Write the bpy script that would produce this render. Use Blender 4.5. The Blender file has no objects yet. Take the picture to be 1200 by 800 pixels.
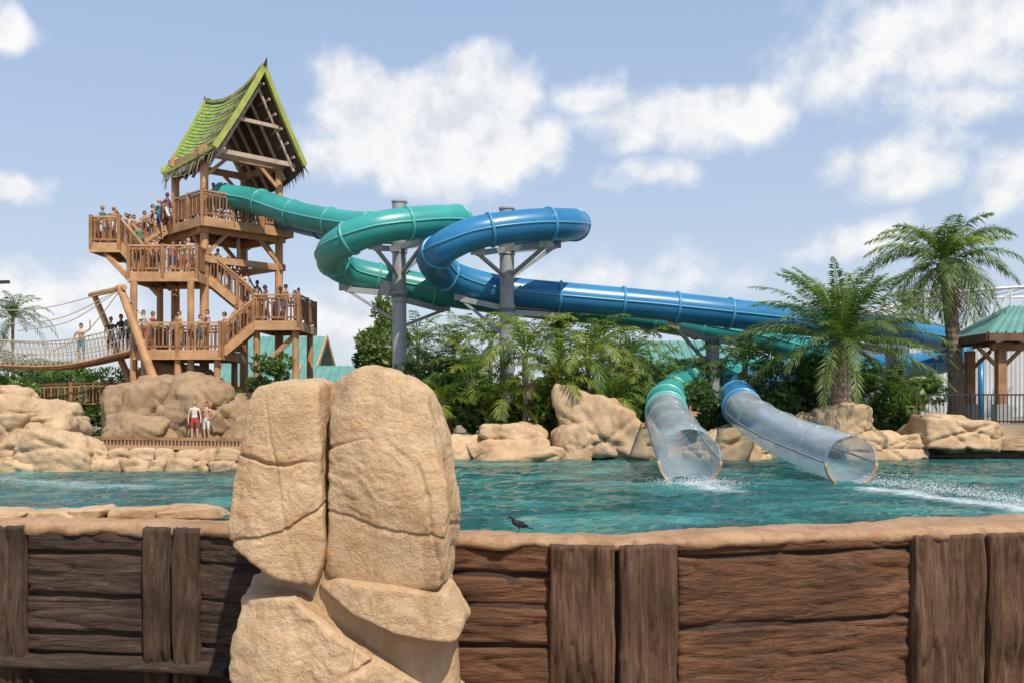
import bpy, bmesh, math, random
import numpy as np
from mathutils import Vector, Matrix, noise
random.seed(7); rng=np.random.default_rng(7)
S=bpy.context.scene
S.view_settings.view_transform='Standard'; S.view_settings.look='None'; S.view_settings.exposure=0
COL=S.collection
CAMZ=1.9
def sv(bx,by,d):            # surveyed bearing (tangent) + distance -> world metres
    return Vector(((bx-600)/1100*d, d, CAMZ+(470-by)/1100*d))
# ------------------------------------------------------------------ materials
def newmat(name):
    m=bpy.data.materials.new(name); m.use_nodes=True; nt=m.node_tree
    return m,nt,nt.nodes['Principled BSDF']
def N(nt,t,**k):
    n=nt.nodes.new(t)
    for a,b in k.items(): setattr(n,a,b)
    return n
def ramp(nt,fac,stops):
    r=nt.nodes.new('ShaderNodeValToRGB'); e=r.color_ramp.elements
    while len(e)<len(stops): e.new(0.5)
    for i,(p,c) in enumerate(stops):
        e[i].position=p; e[i].color=(c[0],c[1],c[2],1)
    nt.links.new(fac,r.inputs[0]); return r.outputs[0]
def pos(nt,scale=(1,1,1)):
    o=N(nt,'ShaderNodeNewGeometry').outputs['Position']
    mp=N(nt,'ShaderNodeMapping'); mp.inputs['Scale'].default_value=scale
    nt.links.new(o,mp.inputs[0]); return mp.outputs[0]
def ntex(nt,vec,scale,detail=6,rough=.6,dist=0):
    n=N(nt,'ShaderNodeTexNoise'); n.inputs['Scale'].default_value=scale; n.inputs['Detail'].default_value=detail
    n.inputs['Roughness'].default_value=rough; n.inputs['Distortion'].default_value=dist
    nt.links.new(vec,n.inputs['Vector']); return n.outputs[0]
def mixc(nt,f,a,b,mode='MIX'):
    m=N(nt,'ShaderNodeMix'); m.data_type='RGBA'; m.blend_type=mode
    for s,v in ((m.inputs[0],f),(m.inputs[6],a),(m.inputs[7],b)):
        if isinstance(v,(int,float)): s.default_value=v
        elif isinstance(v,tuple): s.default_value=(*v[:3],1)
        else: nt.links.new(v,s)
    return m.outputs[2]
def mth(nt,op,a,b=None,c=None,clamp=False):
    m=N(nt,'ShaderNodeMath'); m.operation=op; m.use_clamp=clamp
    for i,v in enumerate((a,b,c)):
        if v is None: continue
        if isinstance(v,(int,float)): m.inputs[i].default_value=v
        else: nt.links.new(v,m.inputs[i])
    return m.outputs[0]
def bump(nt,h,strength,dist,bsdf):
    b=N(nt,'ShaderNodeBump'); b.inputs['Strength'].default_value=strength; b.inputs['Distance'].default_value=dist
    nt.links.new(h,b.inputs['Height']); nt.links.new(b.outputs[0],bsdf.inputs['Normal'])
def simple(name,col,rough=.6,var=.25,scale=3,metal=0,spec=.5,bmp=0):
    m,nt,b=newmat(name); v=pos(nt); n=ntex(nt,v,scale,4)
    c=ramp(nt,n,[(.3,tuple(x*(1-var) for x in col)),(.7,tuple(min(1,x*(1+var)) for x in col))])
    nt.links.new(c,b.inputs['Base Color']); b.inputs['Roughness'].default_value=rough
    b.inputs['Metallic'].default_value=metal; b.inputs['Specular IOR Level'].default_value=spec
    if bmp: bump(nt,ntex(nt,v,scale*6,4),.5,bmp,b)
    return m
def rockmat(name,light,mid,dark,s=1.0,bd=.05):
    m,nt,b=newmat(name); v=pos(nt)
    n1=ntex(nt,v,.8*s,8,.6,.3); n2=ntex(nt,v,4*s,8,.7); n3=ntex(nt,v,22*s,5,.7)
    c=ramp(nt,n1,[(.34,mid),(.5,light),(.72,tuple(x*1.1 for x in light))])
    c=mixc(nt,ramp(nt,n2,[(.48,(0,0,0)),(.68,(.85,.85,.85))]),c,mid)
    st=ntex(nt,pos(nt,(2.6,2.6,.5)),1.0*s,6,.7)
    c=mixc(nt,ramp(nt,st,[(.52,(0,0,0)),(.72,(.75,.75,.75))]),c,dark)
    rust=ntex(nt,pos(nt,(1,1,1.6)),1.7*s,7,.7)
    c=mixc(nt,ramp(nt,rust,[(.56,(0,0,0)),(.7,(.55,.55,.55))]),c,(light[0]*.86,light[1]*.62,light[2]*.42))
    c=mixc(nt,ramp(nt,n3,[(.58,(0,0,0)),(.74,(.45,.45,.45))]),c,tuple(x*.6 for x in dark))
    nt.links.new(c,b.inputs['Base Color']); b.inputs['Roughness'].default_value=.9; b.inputs['Specular IOR Level'].default_value=.2
    h=mth(nt,'ADD',mth(nt,'MULTIPLY',n2,1.0),mth(nt,'MULTIPLY',n3,.4))
    h=mth(nt,'ADD',h,mth(nt,'MULTIPLY',ntex(nt,v,65*s,2,.6),.12))
    bump(nt,h,.9,bd/s,b)
    return m
M_rock=rockmat('sandstone',(.60,.43,.265),(.51,.33,.18),(.35,.20,.10),1,.08)
M_rock2=rockmat('sandstone_shore',(.56,.40,.25),(.45,.30,.175),(.26,.16,.09),.8)
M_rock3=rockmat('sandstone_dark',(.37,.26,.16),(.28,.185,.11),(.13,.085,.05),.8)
def barkwood(name,axis,light,mid,dark):
    m,nt,b=newmat(name)
    sc=(.4,3,4.5) if axis=='x' else (5.5,3,.4)
    v=pos(nt,sc); n1=ntex(nt,v,1.3,8,.6,1.6); n2=ntex(nt,v,4.5,6,.7,.8)
    big=ntex(nt,pos(nt,(.7,1,1.2)),.9,5)
    c=ramp(nt,n1,[(.3,dark),(.42,mid),(.66,light)])
    c=mixc(nt,ramp(nt,n2,[(.52,(0,0,0)),(.68,(.7,.7,.7))]),c,dark)
    c=mixc(nt,ramp(nt,big,[(.42,(0,0,0)),(.66,(.7,.7,.7))]),c,tuple(x*.5 for x in mid))
    n4=ntex(nt,pos(nt,sc),1.6,8,.7,1.5)
    c=mixc(nt,ramp(nt,n4,[(.60,(0,0,0)),(.72,(.4,.4,.4))]),c,(.32,.24,.175))
    nt.links.new(c,b.inputs['Base Color']); b.inputs['Roughness'].default_value=.8; b.inputs['Specular IOR Level'].default_value=.3
    bump(nt,mth(nt,'ADD',n1,mth(nt,'MULTIPLY',n2,.7)),1,.08,b)
    return m
M_plank=barkwood('plank_wood','x',(.235,.115,.058),(.15,.069,.035),(.045,.022,.013))
M_plank_shade=barkwood('plank_wood_shaded','x',(.105,.068,.048),(.066,.042,.030),(.022,.014,.011))  # darker plank copy: shadow over the left wall put into the colour
M_post=barkwood('post_wood','z',(.215,.12,.072),(.135,.073,.044),(.035,.02,.013))
M_post_shade=barkwood('post_wood_shaded','z',(.13,.083,.054),(.082,.05,.033),(.024,.015,.011))  # same post timber, left-wall shadow painted into its tones
M_ledge=rockmat('ledge_wood',(.41,.26,.155),(.32,.185,.105),(.2,.11,.06),1.3)
M_deck=simple('deck_timber',(.31,.155,.068),.75,.35,2.5)
M_deckl=simple('deck_timber_light',(.46,.265,.13),.7,.25,2)
M_deckd=simple('deck_timber_dark',(.14,.07,.038),.8,.3,3)
M_pole=simple('pole_wood',(.46,.25,.115),.65,.3,1.5)
M_dark=simple('dark_iron',(.03,.03,.03),.5)
M_steel=simple('galvanised_steel',(.33,.34,.35),.55,.15,2,metal=.2)
M_rope=simple('rope',(.4,.34,.25),.9)
M_roofg,nt,b=newmat('lime_shingles')
ri=N(nt,'ShaderNodeNewGeometry').outputs['Random Per Island']
nt.links.new(ramp(nt,ri,[(0,(.17,.27,.05)),(.5,(.23,.34,.065)),(1,(.29,.39,.09))]),b.inputs['Base Color']); b.inputs['Roughness'].default_value=.75
M_trim=simple('lime_trim',(.33,.37,.07),.55,.2)
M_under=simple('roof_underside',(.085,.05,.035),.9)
M_purlin=simple('purlin',(.46,.34,.26),.7)
M_teal=simple('teal_fibreglass',(.035,.27,.25),.33,.25,.5)
M_teall=simple('teal_fibreglass_light',(.08,.38,.34),.35,.14,.8)
M_blue=simple('blue_fibreglass',(.025,.175,.36),.3,.25,.5)
M_bluel=simple('blue_fibreglass_light',(.06,.27,.46),.33,.14,.8)
M_roof_t=simple('teal_metal_roof',(.12,.28,.25),.5,.15,1.2)
M_white=simple('white_cladding',(.58,.59,.59),.6,.12,1)
M_grey=simple('grey_render',(.36,.35,.33),.8,.2,1)
M_brass=simple('tube_rim',(.38,.25,.13),.5)
M_clear,nt,b=newmat('clear_acrylic'); out=nt.nodes['Material Output']
tr=N(nt,'ShaderNodeBsdfTransparent'); tr.inputs[0].default_value=(.90,.94,.96,1)
b.inputs['Base Color'].default_value=(.60,.67,.70,1); b.inputs['Roughness'].default_value=.1
st=ntex(nt,pos(nt,(3,.35,3)),1.1,2,.5)
lw=N(nt,'ShaderNodeLayerWeight'); lw.inputs[0].default_value=.45
f=mth(nt,'ADD',mth(nt,'MULTIPLY',lw.outputs[1],.62),mth(nt,'MULTIPLY',ramp(nt,st,[(.4,(.25,.25,.25)),(.7,(1,1,1))]),.17),clamp=True)
mx=N(nt,'ShaderNodeMixShader'); nt.links.new(f,mx.inputs[0]); nt.links.new(tr.outputs[0],mx.inputs[1]); nt.links.new(b.outputs[0],mx.inputs[2]); nt.links.new(mx.outputs[0],out.inputs[0])
def leafmat(name,c0,c1,c2,tl=.3):
    m,nt,b=newmat(name); ri=N(nt,'ShaderNodeNewGeometry').outputs['Random Per Island']
    n=ntex(nt,pos(nt),.8,1); f=mth(nt,'ADD',mth(nt,'MULTIPLY',ri,.55),mth(nt,'MULTIPLY',n,.5))
    c=ramp(nt,f,[(.2,c0),(.5,c1),(.85,c2)])
    nt.links.new(c,b.inputs['Base Color']); b.inputs['Roughness'].default_value=.45; b.inputs['Specular IOR Level'].default_value=.4
    t=N(nt,'ShaderNodeBsdfTranslucent'); nt.links.new(mixc(nt,1.0,c,(1.5,1.7,.6),'MULTIPLY'),t.inputs[0])
    mx=N(nt,'ShaderNodeMixShader'); mx.inputs[0].default_value=tl
    nt.links.new(b.outputs[0],mx.inputs[1]); nt.links.new(t.outputs[0],mx.inputs[2]); nt.links.new(mx.outputs[0],nt.nodes['Material Output'].inputs[0])
    return m
M_leaf=leafmat('leaf_mid',(.05,.10,.02),(.10,.17,.035),(.19,.26,.06))
M_leafd=leafmat('leaf_dark',(.02,.05,.015),(.05,.10,.025),(.10,.17,.045))
M_leafy=leafmat('leaf_yellow',(.10,.16,.025),(.20,.26,.045),(.36,.36,.08))
M_leafb=leafmat('leaf_olive_green',(.06,.10,.03),(.12,.18,.05),(.24,.29,.09))
M_dead=leafmat('dead_frond',(.16,.10,.05),(.25,.17,.09),(.34,.25,.14))
M_bark=simple('palm_bark',(.19,.15,.11),.9,.4,6,bmp=.03)
# ------------------------------------------------------------------ mesh builder
jr=random.Random(99)
class MB:
    def __init__(s): s.v=[];s.f=[];s.m=[]
    def add(s,vs,fs,mat=0):
        o=len(s.v); s.v.extend([tuple(x) for x in vs]); s.f.extend([tuple(i+o for i in f) for f in fs]); s.m.extend([mat]*len(fs))
    def beam(s,a,b,w,h=None,mat=0,ext=0):
        a=Vector(a);b=Vector(b);h=h or w; d=(b-a)
        if d.length<1e-6: return
        w=w+jr.uniform(0,.006); h=h+jr.uniform(0,.006); ext+=jr.uniform(0,.003)
        d.normalize(); a=a-d*ext; b=b+d*ext
        up=Vector((0,0,1)) if abs(d.z)<.98 else Vector((0,1,0))
        x=d.cross(up).normalized(); y=x.cross(d).normalized()
        vs=[p+x*sx*w/2+y*sy*h/2 for p in (a,b) for sx,sy in((-1,-1),(1,-1),(1,1),(-1,1))]
        s.add(vs,[(0,1,2,3),(7,6,5,4),(0,4,5,1),(1,5,6,2),(2,6,7,3),(3,7,4,0)],mat)
    def box(s,c,sz,mat=0):
        c=Vector(c)
        vs=[c+Vector((i*sz[0]/2,j*sz[1]/2,k*sz[2]/2)) for k in(-1,1) for i,j in((-1,-1),(1,-1),(1,1),(-1,1))]
        s.add(vs,[(3,2,1,0),(4,5,6,7),(0,1,5,4),(1,2,6,5),(2,3,7,6),(3,0,4,7)],mat)
    def sweep(s,pts,rad,n=12,mat=0,caps=True):
        P=[Vector(p) for p in pts]; R=rad if hasattr(rad,'__len__') else [rad]*len(P)
        t=(P[1]-P[0]).normalized(); up=Vector((0,0,1)) if abs(t.z)<.95 else Vector((0,1,0))
        x=t.cross(up).normalized(); vs=[]
        for i,p in enumerate(P):
            t2=(P[min(i+1,len(P)-1)]-P[max(i-1,0)])
            if t2.length>1e-7: t=t2.normalized()
            x=(x-t*x.dot(t)).normalized(); y=x.cross(t)
            for k in range(n):
                a=2*math.pi*k/n; vs.append(p+(x*math.cos(a)+y*math.sin(a))*R[i])
        fs=[(i*n+k,i*n+(k+1)%n,(i+1)*n+(k+1)%n,(i+1)*n+k) for i in range(len(P)-1) for k in range(n)]
        if caps: fs+= [tuple(range(n))[::-1],tuple((len(P)-1)*n+k for k in range(n))]
        s.add(vs,fs,mat)
    def obj(s,name,mats,parent=None,smooth=False):
        me=bpy.data.meshes.new(name); me.from_pydata(s.v,[],s.f); 
        for m in mats: me.materials.append(m)
        me.polygons.foreach_set('material_index',s.m)
        if smooth: me.polygons.foreach_set('use_smooth',[True]*len(s.f))
        me.update(); o=bpy.data.objects.new(name,me); COL.objects.link(o)
        if parent: o.parent=parent
        return o
def empty(name):
    o=bpy.data.objects.new(name,None); COL.objects.link(o); return o
def cat(pts,k=8):
    P=[Vector(p) for p in pts]; P=[2*P[0]-P[1]]+P+[2*P[-1]-P[-2]]; out=[]
    for i in range(1,len(P)-2):
        for j in range(k):
            t=j/k; a,b,c,d=P[i-1],P[i],P[i+1],P[i+2]
            out.append(.5*((2*b)+(c-a)*t+(2*a-5*b+4*c-d)*t*t+(3*b-a-3*c+d)*t**3))
    out.append(P[-2]); return out
# ------------------------------------------------------------------ world
AZ=math.radians(154); EL=math.radians(54)
sund=Vector((math.sin(AZ)*math.cos(EL),math.cos(AZ)*math.cos(EL),math.sin(EL)))
W=bpy.data.worlds.new('World'); S.world=W; W.use_nodes=True; nt=W.node_tree; bg=nt.nodes['Background']
sky=N(nt,'ShaderNodeTexSky'); sky.sky_type='NISHITA'; sky.sun_disc=False; sky.sun_elevation=EL; sky.sun_rotation=AZ; sky.air_density=1.0; sky.dust_density=1.2; sky.ozone_density=1.5
gen=N(nt,'ShaderNodeTexCoord').outputs['Generated']
sx=N(nt,'ShaderNodeSeparateXYZ'); nt.links.new(gen,sx.inputs[0])
az=mth(nt,'ARCTAN2',sx.outputs[0],sx.outputs[1]); el=mth(nt,'ARCSINE',sx.outputs[2])
cb=N(nt,'ShaderNodeCombineXYZ'); nt.links.new(az,cb.inputs[0]); nt.links.new(el,cb.inputs[1]); P0=cb.outputs[0]
def wn(vec,scale,detail,rough,off=(0,0,0)):
    mp=N(nt,'ShaderNodeMapping'); mp.inputs['Location'].default_value=off; nt.links.new(vec,mp.inputs[0])
    n=N(nt,'ShaderNodeTexNoise'); n.inputs['Scale'].default_value=scale; n.inputs['Detail'].default_value=detail; n.inputs['Roughness'].default_value=rough
    nt.links.new(mp.outputs[0],n.inputs['Vector']); return n
w1=wn(P0,7,3,.6)
wp=N(nt,'ShaderNodeVectorMath'); wp.operation='MULTIPLY_ADD'
sb=N(nt,'ShaderNodeVectorMath'); sb.operation='SUBTRACT'; nt.links.new(w1.outputs[1],sb.inputs[0]); sb.inputs[1].default_value=(.5,.5,.5)
nt.links.new(sb.outputs[0],wp.inputs[0]); wp.inputs[1].default_value=(.12,.08,0); nt.links.new(P0,wp.inputs[2]); PW=wp.outputs[0]
blobs=[(490,160,175,84,1.3),(555,120,90,70,1.25),(420,125,75,70,1.25),(590,175,75,50,1.2),(395,185,75,48,1.0),
(800,132,160,44,.9),(700,112,75,32,.75),(885,128,60,42,.85),(1090,45,200,95,.85),(1180,10,150,90,.85),
(1060,195,85,50,.8),(1130,130,90,28,.65),(755,205,60,22,.55),(28,205,46,22,.85),(1000,285,100,28,.6),
(20,345,120,60,.85),(0,25,40,30,.8),(385,370,120,50,.6),(1190,215,70,45,.7),(700,330,220,40,.45)]
field=None
for (bx,by,rx,ry,s) in blobs:
    a=math.atan((bx-600)/1100); e=math.atan((470-by)/1100*math.cos(a))
    v1=N(nt,'ShaderNodeVectorMath'); v1.operation='MULTIPLY_ADD'; nt.links.new(PW,v1.inputs[0]); v1.inputs[1].default_value=(1100/rx,1100/ry,0); v1.inputs[2].default_value=(-a*1100/rx,-e*1100/ry,0)
    v3=N(nt,'ShaderNodeVectorMath'); v3.operation='LENGTH'; nt.links.new(v1.outputs[0],v3.inputs[0])
    g=mth(nt,'MULTIPLY_ADD',v3.outputs['Value'],-s,s)
    field=g if field is None else mth(nt,'MAXIMUM',field,g)
d1=wn(P0,9,7,.62,(3,1,0)).outputs[0]; d2=wn(P0,9,4,.6,(3.014,.982,0)).outputs[0]
wide=wn(P0,2.2,3,.6,(7,5,0)).outputs[0]
field=mth(nt,'MAXIMUM',field,mth(nt,'MULTIPLY_ADD',wide,2.2,-1.35))
den=mth(nt,'ADD',field,mth(nt,'MULTIPLY_ADD',d1,1.5,-.75))
mr=N(nt,'ShaderNodeMapRange'); mr.interpolation_type='SMOOTHSTEP'; nt.links.new(den,mr.inputs[0]); mr.inputs[1].default_value=.0; mr.inputs[2].default_value=.6
cov=mth(nt,'MULTIPLY',mr.outputs[0],.95)
rel=mth(nt,'MULTIPLY_ADD',mth(nt,'SUBTRACT',d1,d2),5.0,.62,clamp=True)
thick=N(nt,'ShaderNodeMapRange'); nt.links.new(den,thick.inputs[0]); thick.inputs[1].default_value=.5; thick.inputs[2].default_value=1.5
sh=mth(nt,'SUBTRACT',rel,mth(nt,'MULTIPLY',thick.outputs[0],.2),clamp=True)
sc_=N(nt,'ShaderNodeVectorMath'); sc_.operation='SCALE'; nt.links.new(ramp(nt,sh,[(0,(.74,.77,.84)),(.5,(.90,.915,.94)),(1,(1.0,.99,.97))]),sc_.inputs[0]); sc_.inputs['Scale'].default_value=10.0
hz=mth(nt,'POWER',mth(nt,'SUBTRACT',1.0,mth(nt,'ABSOLUTE',sx.outputs[2]),clamp=True),3.2)
veil=mixc(nt,hz,(3.7,5.4,8.6),(7.9,8.7,9.5))
skc=mixc(nt,.74,sky.outputs[0],veil)
skf=mixc(nt,cov,skc,sc_.outputs[0])
nt.links.new(skf,bg.inputs[0]); bg.inputs[1].default_value=.1
W.cycles.sampling_method='MANUAL'; W.cycles.sample_map_resolution=256
sl=bpy.data.lights.new('sun','SUN'); sl.energy=5.0; sl.angle=math.radians(.5); sl.color=(1,.91,.77)
so=bpy.data.objects.new('sun',sl); COL.objects.link(so); so.rotation_euler=(-sund).to_track_quat('-Z','Y').to_euler()
# ------------------------------------------------------------------ camera
cam=bpy.data.cameras.new('camera'); co=bpy.data.objects.new('camera',cam); COL.objects.link(co); S.camera=co
co.location=(0,0,CAMZ); co.rotation_euler=(math.radians(90),0,0); cam.lens=33; cam.sensor_width=36; cam.shift_y=70/1200; cam.clip_end=6000; cam.clip_start=.1
# ------------------------------------------------------------------ ground
def shore(x): 
    t=min(1,max(0,(x+9)/3)); t=t*t*(3-2*t); return 25.6+(31.6-25.6)*t
def gh(x,y):
    if y<14.0: return -2.3
    s=shore(x)
    if y<s: return -1.3
    h=.3
    if x>13.9 and y>32.4: h=1.1
    return h
xs=[-3000,-800,-200,-100]+[-60+1.0*i for i in range(121)]+[100,200,800,3000]
ys=[-3000,-300,-50,0,8,13.9]+[14+.5*i for i in range(80)]+[60,80,120,200,500,1200,4000]
mb=MB(); nx=len(xs)
vs=[(x,y,gh(max(-60,min(60,x)),y)+(.05*noise.noise(Vector((x*.3,y*.3,0))) if abs(x)<60 and 0<y<60 else 0)) for y in ys for x in xs]
mb.add(vs,[(j*nx+i,j*nx+i+1,(j+1)*nx+i+1,(j+1)*nx+i) for j in range(len(ys)-1) for i in range(nx-1)])
M_ground=simple('ground_soil',(.24,.18,.12),.95,.3,.6,bmp=.05)
mb.obj('ground',[M_ground])
WX=[(-300,15.0),(0,13.9),(200,13.6),(400,12.9),(530,12.45),(720,12.2),(800,12.3),(1070,13.15),(1200,13.4),(1500,14.2)]
WP=[(sv(a,470,d).x,d) for a,d in WX]
def fy(x): return float(np.interp(x,[p[0] for p in WP],[p[1] for p in WP]))
def px2x(px): return float(np.interp(px,[a for a,_ in WX],[p[0] for p in WP]))
# water
M_water,nt,b=newmat('pool_water'); v=pos(nt)
n1=ntex(nt,pos(nt,(.3,.6,1)),.9,5,.65,.8); 
c=ramp(nt,n1,[(.33,(.004,.04,.042)),(.5,(.013,.105,.10)),(.68,(.07,.28,.25))])
def foam(ax,ay,bx_,by_,w):
    pa=N(nt,'ShaderNodeVectorMath'); pa.operation='SUBTRACT'; nt.links.new(v,pa.inputs[0]); pa.inputs[1].default_value=(ax,ay,0)
    ba=Vector((bx_-ax,by_-ay,0)); dt=N(nt,'ShaderNodeVectorMath'); dt.operation='DOT_PRODUCT'; nt.links.new(pa.outputs[0],dt.inputs[0]); dt.inputs[1].default_value=ba/ba.dot(ba)
    t=mth(nt,'MULTIPLY',dt.outputs['Value'],1.0,clamp=True)
    sc=N(nt,'ShaderNodeVectorMath'); sc.operation='SCALE'; sc.inputs[0].default_value=ba; nt.links.new(t,sc.inputs['Scale'])
    df=N(nt,'ShaderNodeVectorMath'); df.operation='DISTANCE'; nt.links.new(pa.outputs[0],df.inputs[0]); nt.links.new(sc.outputs[0],df.inputs[1])
    return mth(nt,'SUBTRACT',1.0,mth(nt,'DIVIDE',df.outputs['Value'],w),clamp=True)
fo=mth(nt,'MAXIMUM',mth(nt,'MULTIPLY',foam(7.9,20.6,9.4,15.8,1.1),.95),mth(nt,'MULTIPLY',foam(4.2,21.8,4.6,20.0,1.1),.85))
fo=mth(nt,'MAXIMUM',fo,mth(nt,'MULTIPLY',foam(-13.5,23.5,-8.2,20.8,1.9),.6))
fn=ntex(nt,pos(nt,(1,1,1)),5,6,.75)
ff=ramp(nt,mth(nt,'ADD',fo,mth(nt,'MULTIPLY_ADD',fn,1.2,-.75)),[(.25,(0,0,0)),(.8,(.8,.8,.8))])
c=mixc(nt,ff,c,(.66,.76,.78))
nt.links.new(c,b.inputs['Base Color']); b.inputs['IOR'].default_value=1.33
nt.links.new(mixc(nt,ff,(.05,.05,.05),(.7,.7,.7)),b.inputs['Roughness'])
h2=ntex(nt,pos(nt,(.8,1.4,1)),4.5,4,.6,.3)
bump(nt,h2,1,.16,b)
mb=MB(); gx=np.concatenate([np.arange(-60,-16,2.0),np.arange(-16,18,.11),np.arange(18,60.1,2.0)]); ny_=170
vs=[]
for x in gx:
    y0=fy(x)+.35
    for j in range(ny_+1):
        y=y0+(33.0-y0)*j/ny_
        z=.055*noise.fractal(Vector((x*1.0+y*.25,y*1.5,0)),.9,2.1,3)+.02*noise.noise(Vector((x*4.5,y*5.5,3)))
        vs.append((x,y,z))
n_=ny_+1
mb.add(vs,[(i*n_+j,(i+1)*n_+j,(i+1)*n_+j+1,i*n_+j+1) for i in range(len(gx)-1) for j in range(ny_)]); mb.obj('pool_water',[M_water],smooth=True)
# ------------------------------------------------------------------ rocks
_ico={}
def ico(n):
    if n not in _ico:
        bm=bmesh.new(); bmesh.ops.create_icosphere(bm,subdivisions=n,radius=1)
        _ico[n]=(np.array([v.co[:] for v in bm.verts]),[tuple(v.index for v in f.verts) for f in bm.faces]); bm.free()
    return _ico[n]
def rockmesh(planes,center,sub,p=16,amp=.05,seed=0,fs=1.0,grooves=(),scale=(1,1,1)):
    D,F=ico(sub); sc=np.array(scale)
    acc=np.zeros(len(D))
    for n,d in planes:
        n=np.array(n,float); n/=np.linalg.norm(n); acc+=np.maximum(0,D@n/d)**p
    r=acc**(-1/p); V=D*r[:,None]*sc; 
    out=[]; off=Vector((seed*3.7,seed*1.3,seed*2.1))
    for k in range(len(V)):
        q=Vector(V[k]); w=(q+off)*fs
        n=noise.fractal(w*.9,1.0,2.0,5)*amp*1.3
        cl=noise.noise(w*1.6+Vector((5,0,0)))*4; fr=cl-math.floor(cl); st_=math.floor(cl)+min(1,max(0,(fr-.75)*4)); n+=st_/4*amp*.9
        n+=noise.fractal(w*6,1.0,2.0,3)*amp*.22
        for (gn,gd,gw,gdep) in grooves:
            dd=abs(q.dot(gn)-gd+noise.noise(w*1.2)*.14+noise.noise(w*5)*.02); g=min(1,max(0,noise.noise(w*.8+Vector((0,7,0)))*2+.7)); n-=gdep*g*math.exp(-(dd/gw)**2)
        q=q+Vector(D[k])*n
        out.append((q.x+center[0],q.y+center[1],q.z+center[2]))
    return out,F
def boulder(mb,loc,size,seed,sub=4,amp=None,mat=0):
    r=random.Random(seed); pl=[]
    for ax in((1,0,0),(-1,0,0),(0,1,0),(0,-1,0),(0,0,1),(0,0,-1)):
        n=[a+r.uniform(-.22,.22) for a in ax]; pl.append((n,r.uniform(.88,1)))
    for k in range(6):
        n=Vector((r.uniform(-1,1),r.uniform(-1,1),r.uniform(-.2,1))).normalized(); pl.append((n,r.uniform(.9,1.12)))
    sx_,sy_,sz_=size; m=min(size); gr=[]
    for k in range(3):
        gr.append((Vector((r.uniform(-.6,.6),r.uniform(-.3,.3),r.uniform(.4,1))).normalized(),r.uniform(-.3,.3)*sz_,.05,.11*m))
    v,F=rockmesh(pl,loc,sub,20,amp or .10*m,seed,1.0/max(.5,m*.9),gr,(sx_/2,sy_/2,sz_/2))
    mb.add(v,F,mat)
def poly_rock(mb,poly,d,yc,half,seed,sub=6,amp=.035,fronts=((0,-1,.1),),p=30,grooves=(),taper=-.06):
    P=[sv(x,y,d) for x,y in poly]; P=[Vector((q.x,0,q.z)) for q in P]
    c=sum(P,Vector())/len(P); pl=[]
    area=sum(P[i].x*P[(i+1)%len(P)].z-P[(i+1)%len(P)].x*P[i].z for i in range(len(P)))
    for i in range(len(P)):
        e=P[(i+1)%len(P)]-P[i]; n=Vector((e.z,0,-e.x)).normalized()
        if area<0: n=-n
        dd=(P[i]-c).dot(n); pl.append(((n.x,taper,n.z),max(.05,dd)))
    for f in fronts: pl.append((f,half))
    pl.append(((.1,1,0),half)); pl.append(((-.7,-1,.2),half*1.35)); pl.append(((.8,-1,.25),half*1.4))
    v,F=rockmesh(pl,(c.x,yc,c.z),sub,p,amp,seed,1.0,grooves)
    mb.add(v,F)
mb=MB()
L=[(300,448),(345,440),(377,446),(383,560),(383,650),(370,690),(320,674),(270,640),(268,600),(281,520),(288,466)]
Rr=[(381,442),(425,424),(470,432),(503,453),(519,510),(528,570),(530,640),(524,690),(450,690),(374,674),(380,560)]
B=[(266,640),(320,678),(372,694),(440,690),(532,696),(552,745),(568,810),(572,900),(256,900),(262,760),(262,690)]
Wd=[(366,690),(392,676),(527,692),(549,732),(536,754),(470,744),(400,712)]
g_=lambda a,b,c:Vector((a,b,c)).normalized()
poly_rock(mb,L,11.4,11.75,.55,1,7,.055,((-.25,-1,.12),(.2,-1,.0)),grooves=((g_(.1,0,1),.22,.022,.07),(g_(-.35,0,1),-.55,.022,.06),(g_(1,0,.2),.1,.02,.03)))
poly_rock(mb,Rr,11.4,11.72,.6,2,7,.06,((.05,-1,.15),(-.25,-1,-.1)),grooves=((g_(-.2,0,1),.5,.022,.05),(g_(1,0,.25),.35,.02,.05),(g_(.2,0,1),-.6,.02,.04)))
poly_rock(mb,B,11.3,11.8,.74,3,7,.075,((-.2,-1,.12),(.35,-1,.1)),grooves=((g_(.5,0,1),.15,.03,.10),(g_(1,0,-.4),.3,.025,.09),(g_(-.6,0,1),-.35,.025,.08)))
poly_rock(mb,Wd,11.2,11.52,.5,4,6,.04)
poly_rock(mb,[(300,470),(430,445),(500,475),(515,600),(535,760),(540,880),(290,880),(290,600)],11.6,11.95,.42,5,5,.03)
mb.obj('standing_rock',[M_rock],smooth=True)
def rockgroup(name,lst,mat=M_rock2,sub=5):
    m_=MB()
    for i,(bx,by,d,w,h,sd) in enumerate(lst):
        c=sv(bx,by,d); k=d/1100; boulder(m_,c,(w*k,max(w,h)*k*.9,h*k),sd,sub)
    return m_.obj(name,[mat],smooth=True)
rockgroup('shore_boulder',[(702,503,31.8,94,78,11),(742,524,31.2,56,48,12),(668,522,31.2,44,46,13)])
rockgroup('shore_boulder',[(600,516,32,86,44,14),(612,536,31.2,120,30,15),(570,530,31.4,50,30,44)])
rockgroup('shore_boulder',[(538,527,31.8,66,34,16),(510,536,31.4,50,26,17),(480,530,31.4,60,34,45)])
rockgroup('shore_boulder',[(850,523,31.6,66,46,18),(818,532,31.2,36,32,19),(882,530,31.6,44,28,46)])
rockgroup('shore_boulder',[(985,503,32,84,56,20),(1018,522,31.4,66,38,21),(948,495,33,44,26,47)])
rockgroup('shore_boulder',[(1105,507,32,98,44,22),(1150,510,31.8,50,38,23),(1060,522,31.4,50,26,24)])
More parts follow.
